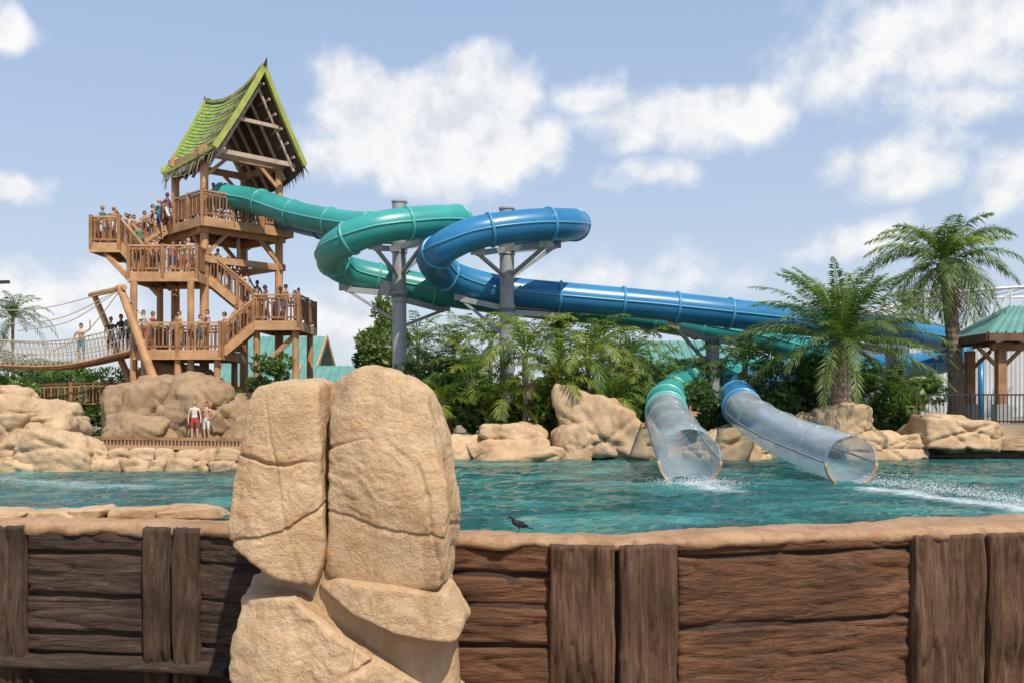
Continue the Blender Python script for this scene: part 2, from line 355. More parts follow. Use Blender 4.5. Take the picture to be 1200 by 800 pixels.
rockgroup('shore_boulder',[(1200,520,32,90,20,48),(1290,515,32,120,40,25),(1390,510,32,130,50,26)],M_rock3)
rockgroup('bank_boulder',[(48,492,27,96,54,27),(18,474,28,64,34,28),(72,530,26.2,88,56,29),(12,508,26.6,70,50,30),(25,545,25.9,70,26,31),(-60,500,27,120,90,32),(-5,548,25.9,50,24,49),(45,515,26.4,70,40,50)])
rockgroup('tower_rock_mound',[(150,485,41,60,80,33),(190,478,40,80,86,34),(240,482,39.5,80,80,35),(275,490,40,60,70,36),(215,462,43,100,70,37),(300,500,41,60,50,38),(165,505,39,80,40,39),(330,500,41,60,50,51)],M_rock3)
m_=MB(); r=random.Random(3); x=98
while x<300:
    w=r.uniform(22,36)
    for row in range(2):
        boulder(m_,sv(x+w/2+row*9,546-row*13+r.uniform(-1,1),26.0+row*.25),(w*.0245,.5,r.uniform(14,19)*.0245),int(x)+row*31,3)
    x+=w*.9
m_.obj('stone_retaining_wall',[M_rock2],smooth=True)
m_=MB(); r=random.Random(5); x=-80
while x<215:
    w=r.uniform(40,75); boulder(m_,sv(x+w/2,600+r.uniform(-2,2),14.75),(w*.0142,.8,.2),int(x)+260,4); x+=w*.88
m_.obj('coping_rocks',[M_rock2],smooth=True)
# ------------------------------------------------------------------ timber pool wall
def plank(mb,x0,x1,z0,z1,prot,vert,seed,mat=0,res=.03,amp=.02):
    nx=max(4,int((x1-x0)/res)); nz=max(4,int((z1-z0)/res)); vs=[]
    for j in range(nz+1):
        for i in range(nx+1):
            x=x0+(x1-x0)*i/nx; z=z0+(z1-z0)*j/nz
            ex=min(x-x0,x1-x)/.06; ez=min(z-z0,z1-z)/.06
            e=max(0,min(1,ex,ez)); prof=math.sin(e*math.pi/2)
            s=Vector((x*7,seed*5,z*.7)) if vert else Vector((x*.7,seed*5,z*6))
            g=noise.fractal(s,1.0,2.0,4)*amp+ (-max(0,.13-abs(noise.noise(s*.8)))*amp*9)
            g+=noise.noise(Vector((x*1.1,seed,z*1.1)))*amp*1.8
            wob=noise.noise(Vector((z*1.5 if vert else x*1.5,seed*2,0)))*.05
            edge=1-e
            xx=x+(wob*edge if vert else 0); zz=z+(wob*.7*edge if not vert else 0)
            if vert and j==nz: zz+=noise.noise(Vector((x*8,seed,3)))*.05
            y=fy(x)-prot-g+ (1-prof)*.10 + (.25 if e==0 else 0)
            vs.append((xx,y,zz))
    n=nx+1
    mb.add(vs,[(j*n+i,j*n+i+1,(j+1)*n+i+1,(j+1)*n+i) for j in range(nz) for i in range(nx)],mat)
m_=MB()
secs=[(-300,-60,[.06,-.45,-.95,-1.5,-2.3],1),(30,172,[.06,-.32,-.95,-1.50,-1.80],1),(232,420,[.06,-.45,-1.0,-1.6,-2.3],1),(420,648,[.05,-.38,-.80,-1.32,-2.3],0),
(792,1072,[.05,-.16,-1.10,-2.3],0),(1195,1400,[.05,-.7,-1.3,-2.3],0)]
sd=1
for a,b_,zs,mt in secs:
    for k in range(len(zs)-1):
        plank(m_,px2x(a),px2x(b_),zs[k+1]+.004,zs[k]-.004,.0,False,sd,mt,.03,.032); sd+=1
plank(m_,px2x(-80),px2x(275),-2.0,-1.80,.28,False,sd,1,.04,.02); sd+=1
for a,b_,mt in [(-75,-20,3),(-18,34,3),(170,203,3),(204,238,3),(643,722,2),(723,795,2),(1066,1150,2),(1152,1215,2),(1400,1480,2)]:
    plank(m_,px2x(a)+.005,px2x(b_)-.005,-2.4,.06 if mt==2 else .1,.17,True,sd,mt,.026,.055); sd+=1
xx=[-12+.5*i for i in range(60)]; vs=[];fs=[]
for i,x in enumerate(xx):
    y=fy(x); vs+=[(x,y+.06,-2.4),(x,y+.06,.03),(x,y+.6,.03),(x,y+.6,-2.4)]
    if i: 
        o=4*(i-1); fs+=[(o,o+4,o+5,o+1),(o+1,o+5,o+6,o+2),(o+2,o+6,o+7,o+3)]
m_.add(vs,fs,1)
wall=empty('timber_pool_wall')
m_.obj('planks_and_posts',[M_plank,M_plank_shade,M_post,M_post_shade],wall,smooth=True)
m_=MB(); vs=[]; xr=[-14+.06*i for i in range(520)]
bk=[(-14,1.3),(-7,1.1),(-2,.85),(0,.75),(2,.85),(5,1.3),(8,1.7),(17,1.9)]
for x in xr:
    wdt=float(np.interp(x,[q[0] for q in bk],[q[1] for q in bk])); f0=fy(x)
    prof=[(.03,-.05),(-.02,-.03),(-.05,.03),(-.02,.085),(.06,.12)]+[(wdt*t,.13-.035*t) for t in (.14,.26,.38,.5,.62,.75,.86)]+[(wdt,.07),(wdt+.06,.02),(wdt+.08,-.06),(wdt+.08,-.3)]
    for j,(dy,dz) in enumerate(prof):
        q=Vector((x*1.3,dy*2,dz*3)); a=noise.fractal(q*1.5,1,2,4)
        b2=noise.noise(Vector((x*.9,0,5)))*.09
        vs.append((x,f0+dy+a*.06+(b2 if j<6 else -b2*1.5),dz+a*.035+noise.noise(Vector((x*.5,0,9)))*.02))
m_.add(vs,[(i*16+j,(i+1)*16+j,(i+1)*16+j+1,i*16+j+1) for i in range(len(xr)-1) for j in range(15)])
m_.obj('coping_ledge',[M_ledge],wall,smooth=True)
# ------------------------------------------------------------------ bird
m_=MB(); bx0,by0=sv(608,470,12.75).x,12.75; zg=.125; BS=1.22
def bp(x,z,y=0): return (bx0+x*BS,by0+y*BS,zg+z*BS)
m_.sweep([bp(-.075,.135),bp(-.06,.12),bp(-.03,.105),bp(.01,.09),bp(.05,.075),bp(.08,.066),bp(.10,.06)],[BS*q for q in(.012,.026,.037,.04,.03,.018,.008)],12)
m_.sweep([bp(-.105,.166),bp(-.095,.168),bp(-.08,.165),bp(-.065,.148),bp(-.05,.12)],[BS*q for q in(.006,.017,.021,.02,.022)],10)
m_.sweep([bp(-.10,.166),bp(-.118,.160),bp(-.135,.153)],[.009,.006,.0015],6)
for s in(-1,1):
    m_.add([bp(-.035,.12,s*.034),bp(.02,.115,s*.042),bp(.10,.07,s*.02),bp(.02,.07,s*.036)],[(0,1,2,3)])
    m_.add([bp(-.035,.125,s*.03),bp(.02,.12,s*.044),bp(.115,.068,s*.012),bp(.02,.062,s*.03)],[(0,1,2,3)])
    m_.sweep([bp(0,.065,s*.015),bp(.008,.035,s*.016),bp(-.004,.0,s*.017)],[.011,.005,.004],6)
    for a in(-.4,0,.4): m_.sweep([bp(-.004,.003,s*.017),bp(-.03,.002,s*.017+a*.03)],[.003,.0015],4)
    m_.sweep([bp(-.004,.003,s*.017),bp(.018,.002,s*.017)],[.003,.0015],4)
m_.add([bp(.07,.07,-.012),bp(.07,.07,.012),bp(.165,.040,.022),bp(.165,.036,-.022),bp(.07,.055,-.010),bp(.165,.028,0)],[(0,1,2,3),(4,0,3,5),(1,4,5,2),(3,2,5)])
m_.obj('grackle_bird',[simple('black_feathers',(.012,.012,.018),.35)],smooth=True)
# ------------------------------------------------------------------ slides
def slide(name,path,radii,matA,matB,clear_from,k=8):
    root=empty(name); P=cat(path,k); n=len(P)
    R=np.interp(np.linspace(0,len(path)-1,n),range(len(path)),radii)
    ci=clear_from*k; m1=MB(); m1.sweep(P[:ci+1],R[:ci+1],28,0,caps=False)
    def ring(i,w,rr,mat,mbb):
        t=(P[min(i+1,n-1)]-P[max(i-1,0)]).normalized(); mbb.sweep([P[i]-t*w/2-t*.002,P[i]-t*w/2,P[i]+t*w/2,P[i]+t*w/2+t*.002],[R[i]*.98,R[i]*rr,R[i]*rr,R[i]*.98],28,mat,caps=False)
    m2=MB(); acc=0
    for i in range(1,ci+1):
        acc+=(P[i]-P[i-1]).length
        if acc>2.1: ring(i,.09,1.10,1,m1); acc=0
    m1.sweep(P[:2],[R[0]*1.1,R[0]*1.1],24,1,caps=False)
    for sgn in(-1,1):
        seam=[]
        for i in range(ci+1):
            t=(P[min(i+1,n-1)]-P[max(i-1,0)]).normalized(); s_=t.cross(Vector((0,0,1))).normalized(); seam.append(P[i]+s_*sgn*R[i])
        m1.sweep(seam,.045,6,1)
    m1.obj('flume_tube',[matA,matB],root,smooth=True)
    m2.sweep(P[ci:],R[ci:],32,0,caps=False); acc=0
    for i in range(ci,n):
        if i>ci: acc+=(P[i]-P[i-1]).length
        if acc>2.3 or i==ci: ring(i,.07,1.05,0,m2); acc=0
    ring(n-1,.06,1.05,0,m2)
    m2.obj('clear_tube',[M_clear],root,smooth=True)
    m3=MB(); i=n-1; t=(P[i]-P[i-1]).normalized(); xx_=t.cross(Vector((0,0,1))).normalized(); yy_=xx_.cross(t)
    arc=[P[i]+t*.03+(xx_*math.cos(a)+yy_*math.sin(a))*R[i]*1.03 for a in np.linspace(math.pi*.02,math.pi*.98,20)]
    if arc[10].z>P[i].z: arc=[P[i]+t*.03+(xx_*math.cos(a)+yy_*math.sin(a))*R[i]*1.03 for a in np.linspace(math.pi*1.02,math.pi*1.98,20)]
    m3.sweep(arc,.04,8,0)
    for sgn in(-1,1):
        rl=[]
        for q in range(ci,n):
            tt=(P[min(q+1,n-1)]-P[q-1]).normalized(); s_=tt.cross(Vector((0,0,1))).normalized(); rl.append(P[q]+s_*sgn*R[q]*1.02+Vector((0,0,-.03)))
        m3.sweep(rl,.028,6,1)
    m3.obj('outlet_rim',[M_brass,M_steel],root,smooth=True)
tp=[sv(258,230,43.6),sv(300,236,43),sv(350,252,41.5),sv(410,263,40),sv(470,266,38.6),sv(515,264,37.4),sv(538,264,36.2),sv(532,259,34.6),sv(490,261,33.6),sv(440,268,33),sv(402,284,33.2),sv(388,300,34.4),sv(404,316,35.8),sv(450,328,36.4),sv(520,342,36.8),
 sv(620,356,37.6),sv(720,366,38.6),sv(830,384,40.5),sv(930,405,42.5),sv(985,424,43),sv(965,434,41.2),sv(905,435,40.2),sv(850,437,39.6),sv(808,446,37.4),sv(784,463,34.4),sv(781,482,30.5),sv(792,510,25.6),sv(808,537,22.4)]
slide('water_slide',tp,[.57]*22+[.6,.62,.62,.64,.68,.72],M_teal,M_teall,25)
bp_=[sv(300,242,46),sv(360,262,44),sv(430,270,41.5),sv(520,272,39.6),sv(600,272,38.2),sv(650,268,37),sv(673,264,35.4),sv(658,263,33.8),sv(610,265,33),sv(555,274,32.6),sv(518,292,32.8),sv(508,308,34),sv(530,325,35.2),sv(590,341,35.8),sv(680,350,36),sv(780,359,36.3),sv(880,370,36.8),
 sv(990,382,38.5),sv(1080,392,41),sv(1125,408,43.5),sv(1100,424,44.5),sv(1030,430,43),sv(950,436,41),sv(895,446,38.5),sv(866,460,35.4),sv(872,480,31),sv(915,508,26.2),sv(997,540,21.8)]
slide('water_slide',bp_,[.57]*22+[.6,.62,.62,.62,.60,.60],M_blue,M_bluel,25)
def column(bx,d,topy,arms):
    m_=MB(); t=sv(bx,topy,d); r=.27
    m_.sweep([(t.x,t.y,.2),(t.x,t.y,t.z)],r,20,0); m_.sweep([(t.x,t.y,t.z),(t.x,t.y,t.z+.06)],r*1.12,20,0)
    m_.sweep([(t.x,t.y,.2),(t.x,t.y,.5)],r*1.5,20,0)
    for (z,tip) in arms:
        a=Vector((t.x,t.y,z)); tip=Vector(tip)
        m_.beam(a,tip,.16,.2,0); m_.beam(Vector((t.x,t.y,z-1.1)),tip,.11,.11,0)
        m_.beam(tip+Vector((0,0,-.05)),tip+Vector((0,0,.35)),.5,.06,0)
        m_.sweep([(t.x,t.y,z-.15),(t.x,t.y,z+.15)],r*1.15,16,0)
    m_.obj('support_column',[M_steel],smooth=False)
def under(bx,by,d): return sv(bx,by,d)-Vector((0,0,.72))
column(468,35.7,238,[(sv(0,292,35.7).z,under(440,267,33.1)),(sv(0,290,35.7).z,under(510,264,37.6)),(sv(0,345,35.7).z,under(405,317,35.8)),(sv(0,350,35.7).z,under(520,342,36.9)),(sv(0,290,35.7).z,under(500,258,33.8))])
column(594,34.9,246,[(sv(0,292,34.9).z,under(640,264,33.4)),(sv(0,292,34.9).z,under(560,273,32.7)),(sv(0,294,34.9).z,under(650,268,37)),(sv(0,362,34.9).z,under(540,328,35.3)),(sv(0,366,34.9).z,under(660,348,36))])
column(835,37.6,405,[(sv(0,400,37.6).z,under(790,360,36.4)),(sv(0,402,37.6).z,under(880,370,36.8))])
column(1045,41,410,[(sv(0,412,41).z,under(1000,383,38.8))])
# ------------------------------------------------------------------ tower
tower=empty('slide_tower')
C=Vector((-13.6,44.9,0)); U=Vector((.7071,.7071,0)); Nn=Vector((.7071,-.7071,0))
def T(u,n,z): return C+U*u+Nn*n+Vector((0,0,z))
def rail(mb,a,b,h=1.15,step=.17):
    a=Vector(a);b=Vector(b); L_=(b-a).length; up=Vector((0,0,h))
    mb.beam(a+up,b+up,.12,.07,1); mb.beam(a+Vector((0,0,.14)),b+Vector((0,0,.14)),.05,.09,0); mb.beam(a+up-Vector((0,0,.14)),b+up-Vector((0,0,.14)),.05,.08,0)
    k=max(1,int(L_/step))
    for i in range(1,k):
        p=a.lerp(b,i/k); mb.beam(p+Vector((0,0,.14)),p+up-Vector((0,0,.12)),.06,.06,0 if i%2 else 2)
    kk=max(1,round(L_/1.5))
    for i in range(kk+1):
        p=a.lerp(b,i/kk); mb.beam(p-Vector((0,0,.3)),p+up+Vector((0,0,.08)),.14,.14,0)
def deck(mb,cs,z,rails):
    cs=[Vector((c[0],c[1],z)) for c in cs]; n=len(cs)
    bot=[c-Vector((0,0,.1)) for c in cs]
    mb.add(cs+bot,[tuple(range(n)),tuple(range(2*n-1,n-1,-1))]+[(i,i+n,(i+1)%n+n,(i+1)%n) for i in range(n)],1)
    for i in range(n):
        a,b=cs[i],cs[(i+1)%n]; mb.beam(a-Vector((0,0,.26)),b-Vector((0,0,.26)),.12,.34,1,ext=.06)
    for t in (.2,.4,.6,.8):
        a=cs[0].lerp(cs[1],t); b=cs[3].lerp(cs[2],t); mb.beam(a-Vector((0,0,.22)),b-Vector((0,0,.22)),.09,.22,2)
    for i in rails: rail(mb,cs[i],cs[(i+1)%n])
def stairs(mb,a,b,w,dirw,n=9):
    a=Vector(a);b=Vector(b);dw=Vector(dirw).normalized()*w
    for s in(0,1):
        mb.beam(a+dw*s-Vector((0,0,.12)),b+dw*s-Vector((0,0,.12)),.08,.36,1); rail(mb,a+dw*s,b+dw*s,1.15,.2)
    for i in range(n):
        p=a.lerp(b,(i+.5)/n); mb.beam(p,p+dw,.3,.05,1)
m_=MB()
zA,zR,zM,zL,zT=4.15,5.5,7.6,8.95,10.2
XL,XR=-18.75,-9.55
deck(m_,[T(-2.2,1.8,0),T(2.4,1.8,0),T(2.4,-2.2,0),T(-2.2,-2.2,0)],zT,[0,1,2])
rail(m_,T(-2.2,1.8,zT),T(-2.2,-.9,zT))
deck(m_,[(-16.9,41.4),(-13.9,41.4),(-13.9,44.2),(-16.9,44.2)],zM,[0,2]); 
rail(m_,(-13.9,41.4,zM),(-13.9,42.6,zM)); rail(m_,(-16.9,43.1,zM),(-16.9,44.2,zM))
deck(m_,[(XL,41.8),(-17.5,41.8),(-17.5,44.9),(XL,44.9)],zL,[0,3,2])
deck(m_,[(-11.6,42.0),(XR,42.0),(XR,45.6),(-11.6,45.6)],zR,[0,1,2])
deck(m_,[(-16.4,40.8),(-12.7,40.8),(-12.7,44.6),(-16.4,44.6)],zA,[0,2])
rail(m_,(-16.4,42.5,zA),(-16.4,44.6,zA)); rail(m_,(-12.7,42.6,zA),(-12.7,44.6,zA))
stairs(m_,(-16.3,41.6,zM),(-17.5,41.9,zL),1.2,(0,1,0),7)
stairs(m_,(-17.5,43.6,zL),T(-2.2,-1.6,zT),1.0,(.3,1,0),7)
stairs(m_,(-13.9,42.8,zM),(-11.6,44.2,zR),1.1,(-.3,1,0),12)
stairs(m_,(-12.7,41.2,zA),(-11.4,42.1,zR),1.2,(-.2,1,0),8)
m_.obj('decks_and_stairs',[M_deck,M_deckl,M_deckd],tower)
m_=MB()
PA,PB,PC,PD=T(-1.85,1.3,0),T(-1.8,-1.7,0),T(2.0,1.3,0),T(1.8,-1.7,0)
for p,t in((PA,13.5),(PB,13.5),(PC,13.4),(PD,13.4)): m_.sweep([(p.x,p.y,.2),(p.x,p.y,7),(p.x,p.y,t)],[.23,.2,.18],12)
for x,y,t in((-16.6,41.2,zM-.4),(-14.1,41.2,zM-.4),(-16.5,44.0,zM-.4),(-11.5,42.3,zR-.4),(XR-.2,42.3,zR-.4),(XR-.2,45.3,zR-.4),(-16.1,41.1,zA-.4),(-12.9,41.1,zA-.4),(-16.1,44.3,zA-.4),(-13.1,44.3,zA-.4),(-14.6,41.0,zA-.4)):
    m_.sweep([(x,y,.2),(x,y,t)],[.17,.15],10)
for a,b in((PA,PC),(PB,PD),(PA,PB),(PC,PD)):
    for z in(zT-.5,13.2,8.35): m_.beam((a.x,a.y,z),(b.x,b.y,z),.22,.3,1,ext=.3)
for a,b in((PA,PC),(PC,PA),(PA,PB),(PB,PA),(PC,PD),(PD,PB)):
    d=(b-a).normalized(); m_.beam((a.x,a.y,zT-1.7),tuple(Vector((a.x,a.y,zT-.5))+d*1.2),.14,.16,0)
    m_.beam((a.x,a.y,12.1),tuple(Vector((a.x,a.y,13.1))+d*1.1),.12,.14,0)
m_.beam((-17.6,43.4,zL-.4),(-16.2,44.6,7.2),.16,.2); m_.beam((-18.2,42.0,zL-.45),(-16.6,41.4,7.0),.16,.2); m_.beam((-18.2,44.4,zL-.45),(-16.5,44.0,6.8),.16,.2)
m_.beam((XR-.1,42.4,zR-.45),(-11.3,42.4,3.4),.16,.2)
m_.sweep([(-13.0,44.6,9.6),(-13.0,44.6,8.6),(-12.6,44.6,8.3),(-12.6,44.6,6.0)],[.09]*4,8,2)
m_.obj('posts_and_beams',[M_pole,M_deckl,M_grey],tower)
R1=Vector((-11.35,43.0,17.0)); R0=Vector((-15.3,47.0,16.65)); E=Vector((.7071,.7071,0))
def roofpt(s,t,side):
    ridge=R0.lerp(R1,s)+Vector((0,0,.6*(abs(2*s-1)**2)-.4)); hw=2.3
    out_=E*side*hw*(.93*t+.07*t*t); z=-(4.05*(t**.96))
    return ridge+out_+Vector((.7071,-.7071,0))*((s-.5)*(-.5)*t)+Vector((0,0,z))
m_=MB(); r=random.Random(2)
for side in(-1,1):
    nc,nt_=22,20
    def outn(s,t):
        s=min(s,.95); t=min(max(t,.03),.95)
        a=roofpt(s,t,side);b=roofpt(s+.02,t,side);c=roofpt(s,t+.02,side); n=(b-a).cross(c-a).normalized()
        return n if n.dot(E*side)>0 else -n
    for c in range(nc):
        for k in range(nt_+1):
            s0=(k-(.5 if c%2 else 0))/nt_; s1=s0+1/nt_; s0=max(0,min(1,s0));s1=max(0,min(1,s1))
            if s1-s0<.005: continue
            t0=c/nc;t1=min(1.02,(c+1.2)/nc)
            a=roofpt(s0,t0,side);b=roofpt(s1,t0,side);c_=roofpt(s1,t1,side);d=roofpt(s0,t1,side)
            nrm=outn(s0,t0); li=.045+r.uniform(0,.015); g=(b-a)*.006
            m_.add([a+nrm*.015+g,b+nrm*.015-g,c_+nrm*li-g,d+nrm*li+g],[(0,1,2,3)],0)
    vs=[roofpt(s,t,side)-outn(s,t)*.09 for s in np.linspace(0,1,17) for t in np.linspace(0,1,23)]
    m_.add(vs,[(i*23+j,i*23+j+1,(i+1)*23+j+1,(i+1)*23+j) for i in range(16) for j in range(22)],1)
    for s in(0,1):
        for i in range(8):
            a=roofpt(s,i/8,side);b=roofpt(s,(i+1)/8,side); m_.beam(a+Vector((0,0,.02)),b+Vector((0,0,.02)),.14,.24,2,ext=.03)
    for t in (.12,.27,.42,.57,.72,.87):
        m_.beam(roofpt(.03,t,side)-outn(.5,t)*.2,roofpt(.97,t,side)-outn(.5,t)*.2,.08,.1,3)
    for s in (.15,.3,.45,.6,.75,.9):
        m_.beam(roofpt(s,.03,side)-outn(s,.5)*.3,roofpt(s,.97,side)-outn(s,.5)*.3,.08,.12,3)
    a=roofpt(0,1,side);b=roofpt(1,1,side); m_.beam(a,b,.12,.14,2)
    for i in range(46):
        p=a.lerp(b,(i+.5)/46)+Vector((0,0,-.05)); l=r.uniform(.3,.85); w=(b-a).normalized()*.08
        q=E*side*r.uniform(0,.3)
        m_.add([p-w,p+w,p+w*.3+q-Vector((0,0,l)),p-w*.3+q-Vector((0,0,l*.9))],[(0,1,2,3)],4)
    m_.sweep([a+Vector((0,0,.1)),a+(a-b).normalized()*.2+Vector((0,0,.2)),a+(a-b).normalized()*.25+Vector((0,0,.5))],[.1,.08,.02],6,2)
d=(R1-R0).normalized()
for s in(1,-1):
    q=roofpt(1 if s>0 else 0,0,1); m_.sweep([q-d*s*.3,q+d*s*.12+Vector((0,0,.1)),q+d*s*.22+Vector((0,0,.35))],[.12,.09,.02],6,1)
for i in range(6): m_.beam(roofpt(i/6,0,1)+Vector((0,0,.08)),roofpt((i+1)/6,0,1)+Vector((0,0,.08)),.2,.14,2)
M_thatch=simple('thatch',(.20,.165,.12),.95)
m_.beam(roofpt(.93,.55,-1),roofpt(.93,.55,1),.12,.16,3); m_.beam(roofpt(.9,.93,-1),roofpt(.9,.93,1),.14,.2,3)
m_.obj('roof',[M_roofg,M_under,M_trim,M_purlin,M_thatch],tower)
# ------------------------------------------------------------------ rope bridge
m_=MB()
br=cat([(-29,40.5,4.1),(-24,41.3,3.55),(-20,41.8,3.4),(-16.5,41.8,4.1)],10)
for i,p in enumerate(br[:-1]): m_.beam(p,br[i+1],1.3,.1,0,ext=-.015)
for s in(-.65,.65):
    m_.sweep([p+Vector((0,s,1.15)) for p in br],.03,6,1); m_.sweep([p+Vector((0,s,.05)) for p in br],.06,6,0); m_.sweep([p+Vector((0,s,.6)) for p in br],.018,5,1)
    for i in range(len(br)-1):
        for t in(0,.5):
            p=br[i].lerp(br[i+1],t); q=br[i].lerp(br[i+1],t+.5)
            m_.beam(p+Vector((0,s,0)),q+Vector((0,s,1.15)),.014,.014,1); m_.beam(q+Vector((0,s,0)),p+Vector((0,s,1.15)),.014,.014,1)
m_.obj('rope_bridge',[M_deck,M_rope])
m_=MB()
for a,b,r0,r1 in((sv(140,335,40.8),sv(186,460,40.2),.17,.2),(sv(110,345,42.6),sv(152,446,42.4),.13,.16),(sv(106,346,42.8),sv(146,337,40.6),.12,.12)):
    m_.sweep([a,b],[r0,r1],10,0)
for e in(sv(0,380,41),sv(20,388,41),sv(60,412,41.2),sv(-60,360,41)):
    m_.sweep(cat([sv(143,338,40.8),(sv(143,338,40.8)+e)/2-Vector((0,0,.5)),e],6),.022,5,1)
m_.sweep(cat([sv(143,338,40.8),sv(175,385,41.5),sv(172,400,42)],6),.02,5,1)
m_.obj('bridge_mast_frame',[M_pole,M_rope])
m_=MB()
a=sv(100,522,30);b=sv(292,524,30)
m_.beam(a,b,.9,.12,1); m_.beam(a+Vector((0,-.4,.27)),b+Vector((0,-.4,.27)),.1,.09,0)
for i in range(47):
    p=a.lerp(b,i/46); m_.beam(p+Vector((0,-.4,0)),p+Vector((0,-.4,.25)),.05,.05,2)
for i in range(8):
    p=a.lerp(b,i/7); m_.beam((p.x,p.y-.2,.0),(p.x,p.y-.2,p.z),.12,.12,0)
m_.obj('boardwalk',[M_deck,M_deckl,M_deckd])
m_=MB(); rail(m_,sv(40,478,44),sv(170,474,44),1.1,.16); m_.obj('wooden_fence',[M_deck,M_deckd,M_deckd])
# ------------------------------------------------------------------ people
SK=[simple('skin_a',(.50,.29,.19),.55,.08),simple('skin_b',(.36,.19,.115),.55,.08),simple('skin_c',(.13,.065,.04),.55,.08),simple('skin_d',(.58,.37,.27),.55,.08)]
HR=[simple('hair_dark',(.02,.014,.01),.6),simple('hair_brown',(.09,.045,.02),.6),simple('hair_blond',(.38,.26,.12),.6)]
CL=[simple('cloth_%d'%i,c,.8,.12) for i,c in enumerate([(.03,.05,.16),(.35,.05,.04),(.6,.59,.57),(.04,.18,.28),(.02,.02,.025),(.4,.2,.06),(.1,.22,.12),(.25,.1,.2)])]
def person_mesh(pose):
    J={'pel':(0,0,.95),'spi':(0,0,1.14),'che':(0,0,1.33),'nek':(0,.0,1.50),'hed':(0,-.01,1.60)}
    RD={'pel':(.15,.11),'spi':(.125,.095),'che':(.155,.105),'nek':(.055,.055),'hed':(.06,.06)}
    for s,n in((-1,'L'),(1,'R')):
        J['sh'+n]=(s*.18,0,1.42); J['el'+n]=(s*.25,.02,1.13); J['wr'+n]=(s*.26,-.06,.88); J['pm'+n]=(s*.255,-.08,.80)
        J['hp'+n]=(s*.095,0,.90); J['kn'+n]=(s*.11,-.02,.50); J['an'+n]=(s*.11,.03,.09); J['to'+n]=(s*.13,-.15,.04)
        for k,rr in(('sh',.058),('el',.042),('wr',.027),('pm',.032),('hp',.092),('kn',.058),('an',.037),('to',.035)): RD[k+n]=(rr,rr)
    if pose=='rail':
        for s,n in((-1,'L'),(1,'R')): J['el'+n]=(s*.27,-.10,1.16); J['wr'+n]=(s*.16,-.34,1.14); J['pm'+n]=(s*.12,-.41,1.14)
    if pose=='wave': J['elR']=(.40,0,1.52); J['wrR']=(.42,-.05,1.80); J['pmR']=(.42,-.06,1.88); J['elL']=(-.33,.03,1.16); J['wrL']=(-.18,-.02,1.0); J['pmL']=(-.13,-.06,.97)
    if pose=='hips':
        for s,n in((-1,'L'),(1,'R')): J['el'+n]=(s*.40,.05,1.17); J['wr'+n]=(s*.21,-.04,1.02); J['pm'+n]=(s*.16,-.08,1.0)
    if pose=='walk':
        J['knL']=(-.1,-.2,.52);J['anL']=(-.1,-.22,.10);J['toL']=(-.11,-.40,.06);J['knR']=(.1,.06,.5);J['anR']=(.1,.34,.14);J['toR']=(.11,.22,.03)
        J['elL']=(-.24,.14,1.15);J['wrL']=(-.25,.12,.9);J['pmL']=(-.25,.1,.82);J['elR']=(.24,-.08,1.15);J['wrR']=(.22,-.28,.98);J['pmR']=(.21,-.36,.95)
    E_=[('pel','spi'),('spi','che'),('che','nek'),('nek','hed')]
    for n in'LR': E_+=[('che','sh'+n),('sh'+n,'el'+n),('el'+n,'wr'+n),('wr'+n,'pm'+n),('pel','hp'+n),('hp'+n,'kn'+n),('kn'+n,'an'+n),('an'+n,'to'+n)]
    keys=list(J); me=bpy.data.meshes.new('pm'); me.from_pydata([J[k] for k in keys],[(keys.index(a),keys.index(b)) for a,b in E_],[])
    o=bpy.data.objects.new('tmp',me); COL.objects.link(o); o.modifiers.new('s','SKIN'); 
    for i,k in enumerate(keys):
        sd_=me.skin_vertices[0].data[i]; sd_.radius=RD[k]; sd_.use_root=(k=='pel')
    o.modifiers['s'].use_smooth_shade=True
    ss=o.modifiers.new('u','SUBSURF'); ss.levels=1; ss.render_levels=1
    dg=bpy.context.evaluated_depsgraph_get(); ev=bpy.data.meshes.new_from_object(o.evaluated_get(dg)); bpy.data.objects.remove(o)
    mb=MB()
    def seg(p,a,b):
        a=Vector(a);b=Vector(b);t=max(0,min(1,(p-a).dot(b-a)/(b-a).length_squared)); return (p-a.lerp(b,t)).length
    mats=[]
    for f in ev.polygons:
        c=f.center; best=min(E_,key=lambda e:seg(c,J[e[0]],J[e[1]])-RD[e[1]][0]*.5); k=best[1][:2]; m=0
        if best[1] in('spi','che') or k=='sh': m=1
        if best[1]=='spi' and c.z<1.0: m=2
        if k=='hp' : m=2
        if k=='kn' and c.z>.58: m=2
        if k=='el' and (c-Vector(J[best[1]])).length>.17: m=1
        mats.append(m)
    mb.v=[tuple(v.co) for v in ev.vertices]; mb.f=[tuple(f.vertices) for f in ev.polygons]; mb.m=mats
    D,F=ico(3); hc=Vector((0,-.015,1.665)); hv=[]
    for q in D:
        x,y,z=q*np.array([.075,.095,.115]); 
        if z<-.02: x*=1-.25*min(1,(-z-.02)/.09)
        if y<0 and abs(x)<.02 and -.03<z<.015: y-=.02
        if y<0 and .005<z<.03 and .015<abs(x)<.045: y+=.008
        hv.append((hc.x+x,hc.y+y,hc.z+z))
    mb.add(hv,F,0)
    sel=[i for i,q in enumerate(D) if q[2]>.25 or (q[1]>.15 and q[2]>-.55)]; mp={k:i for i,k in enumerate(sel)}; hv=[]
    for i in sel:
        q=D[i]*np.array([.085,.106,.126]); hv.append((hc.x+q[0],hc.y+.006+q[1],hc.z+q[2]+.004))
    mb.add(hv,[tuple(mp[i] for i in f) for f in F if all(i in mp for i in f)],3)
    for s in(-1,1):
        mb.sweep([(s*.074,0,1.66),(s*.082,.004,1.685),(s*.074,.012,1.70)],[.008,.014,.006],6,0)
        mb.box((s*.03,-.103,1.678),(.022,.006,.009),4)
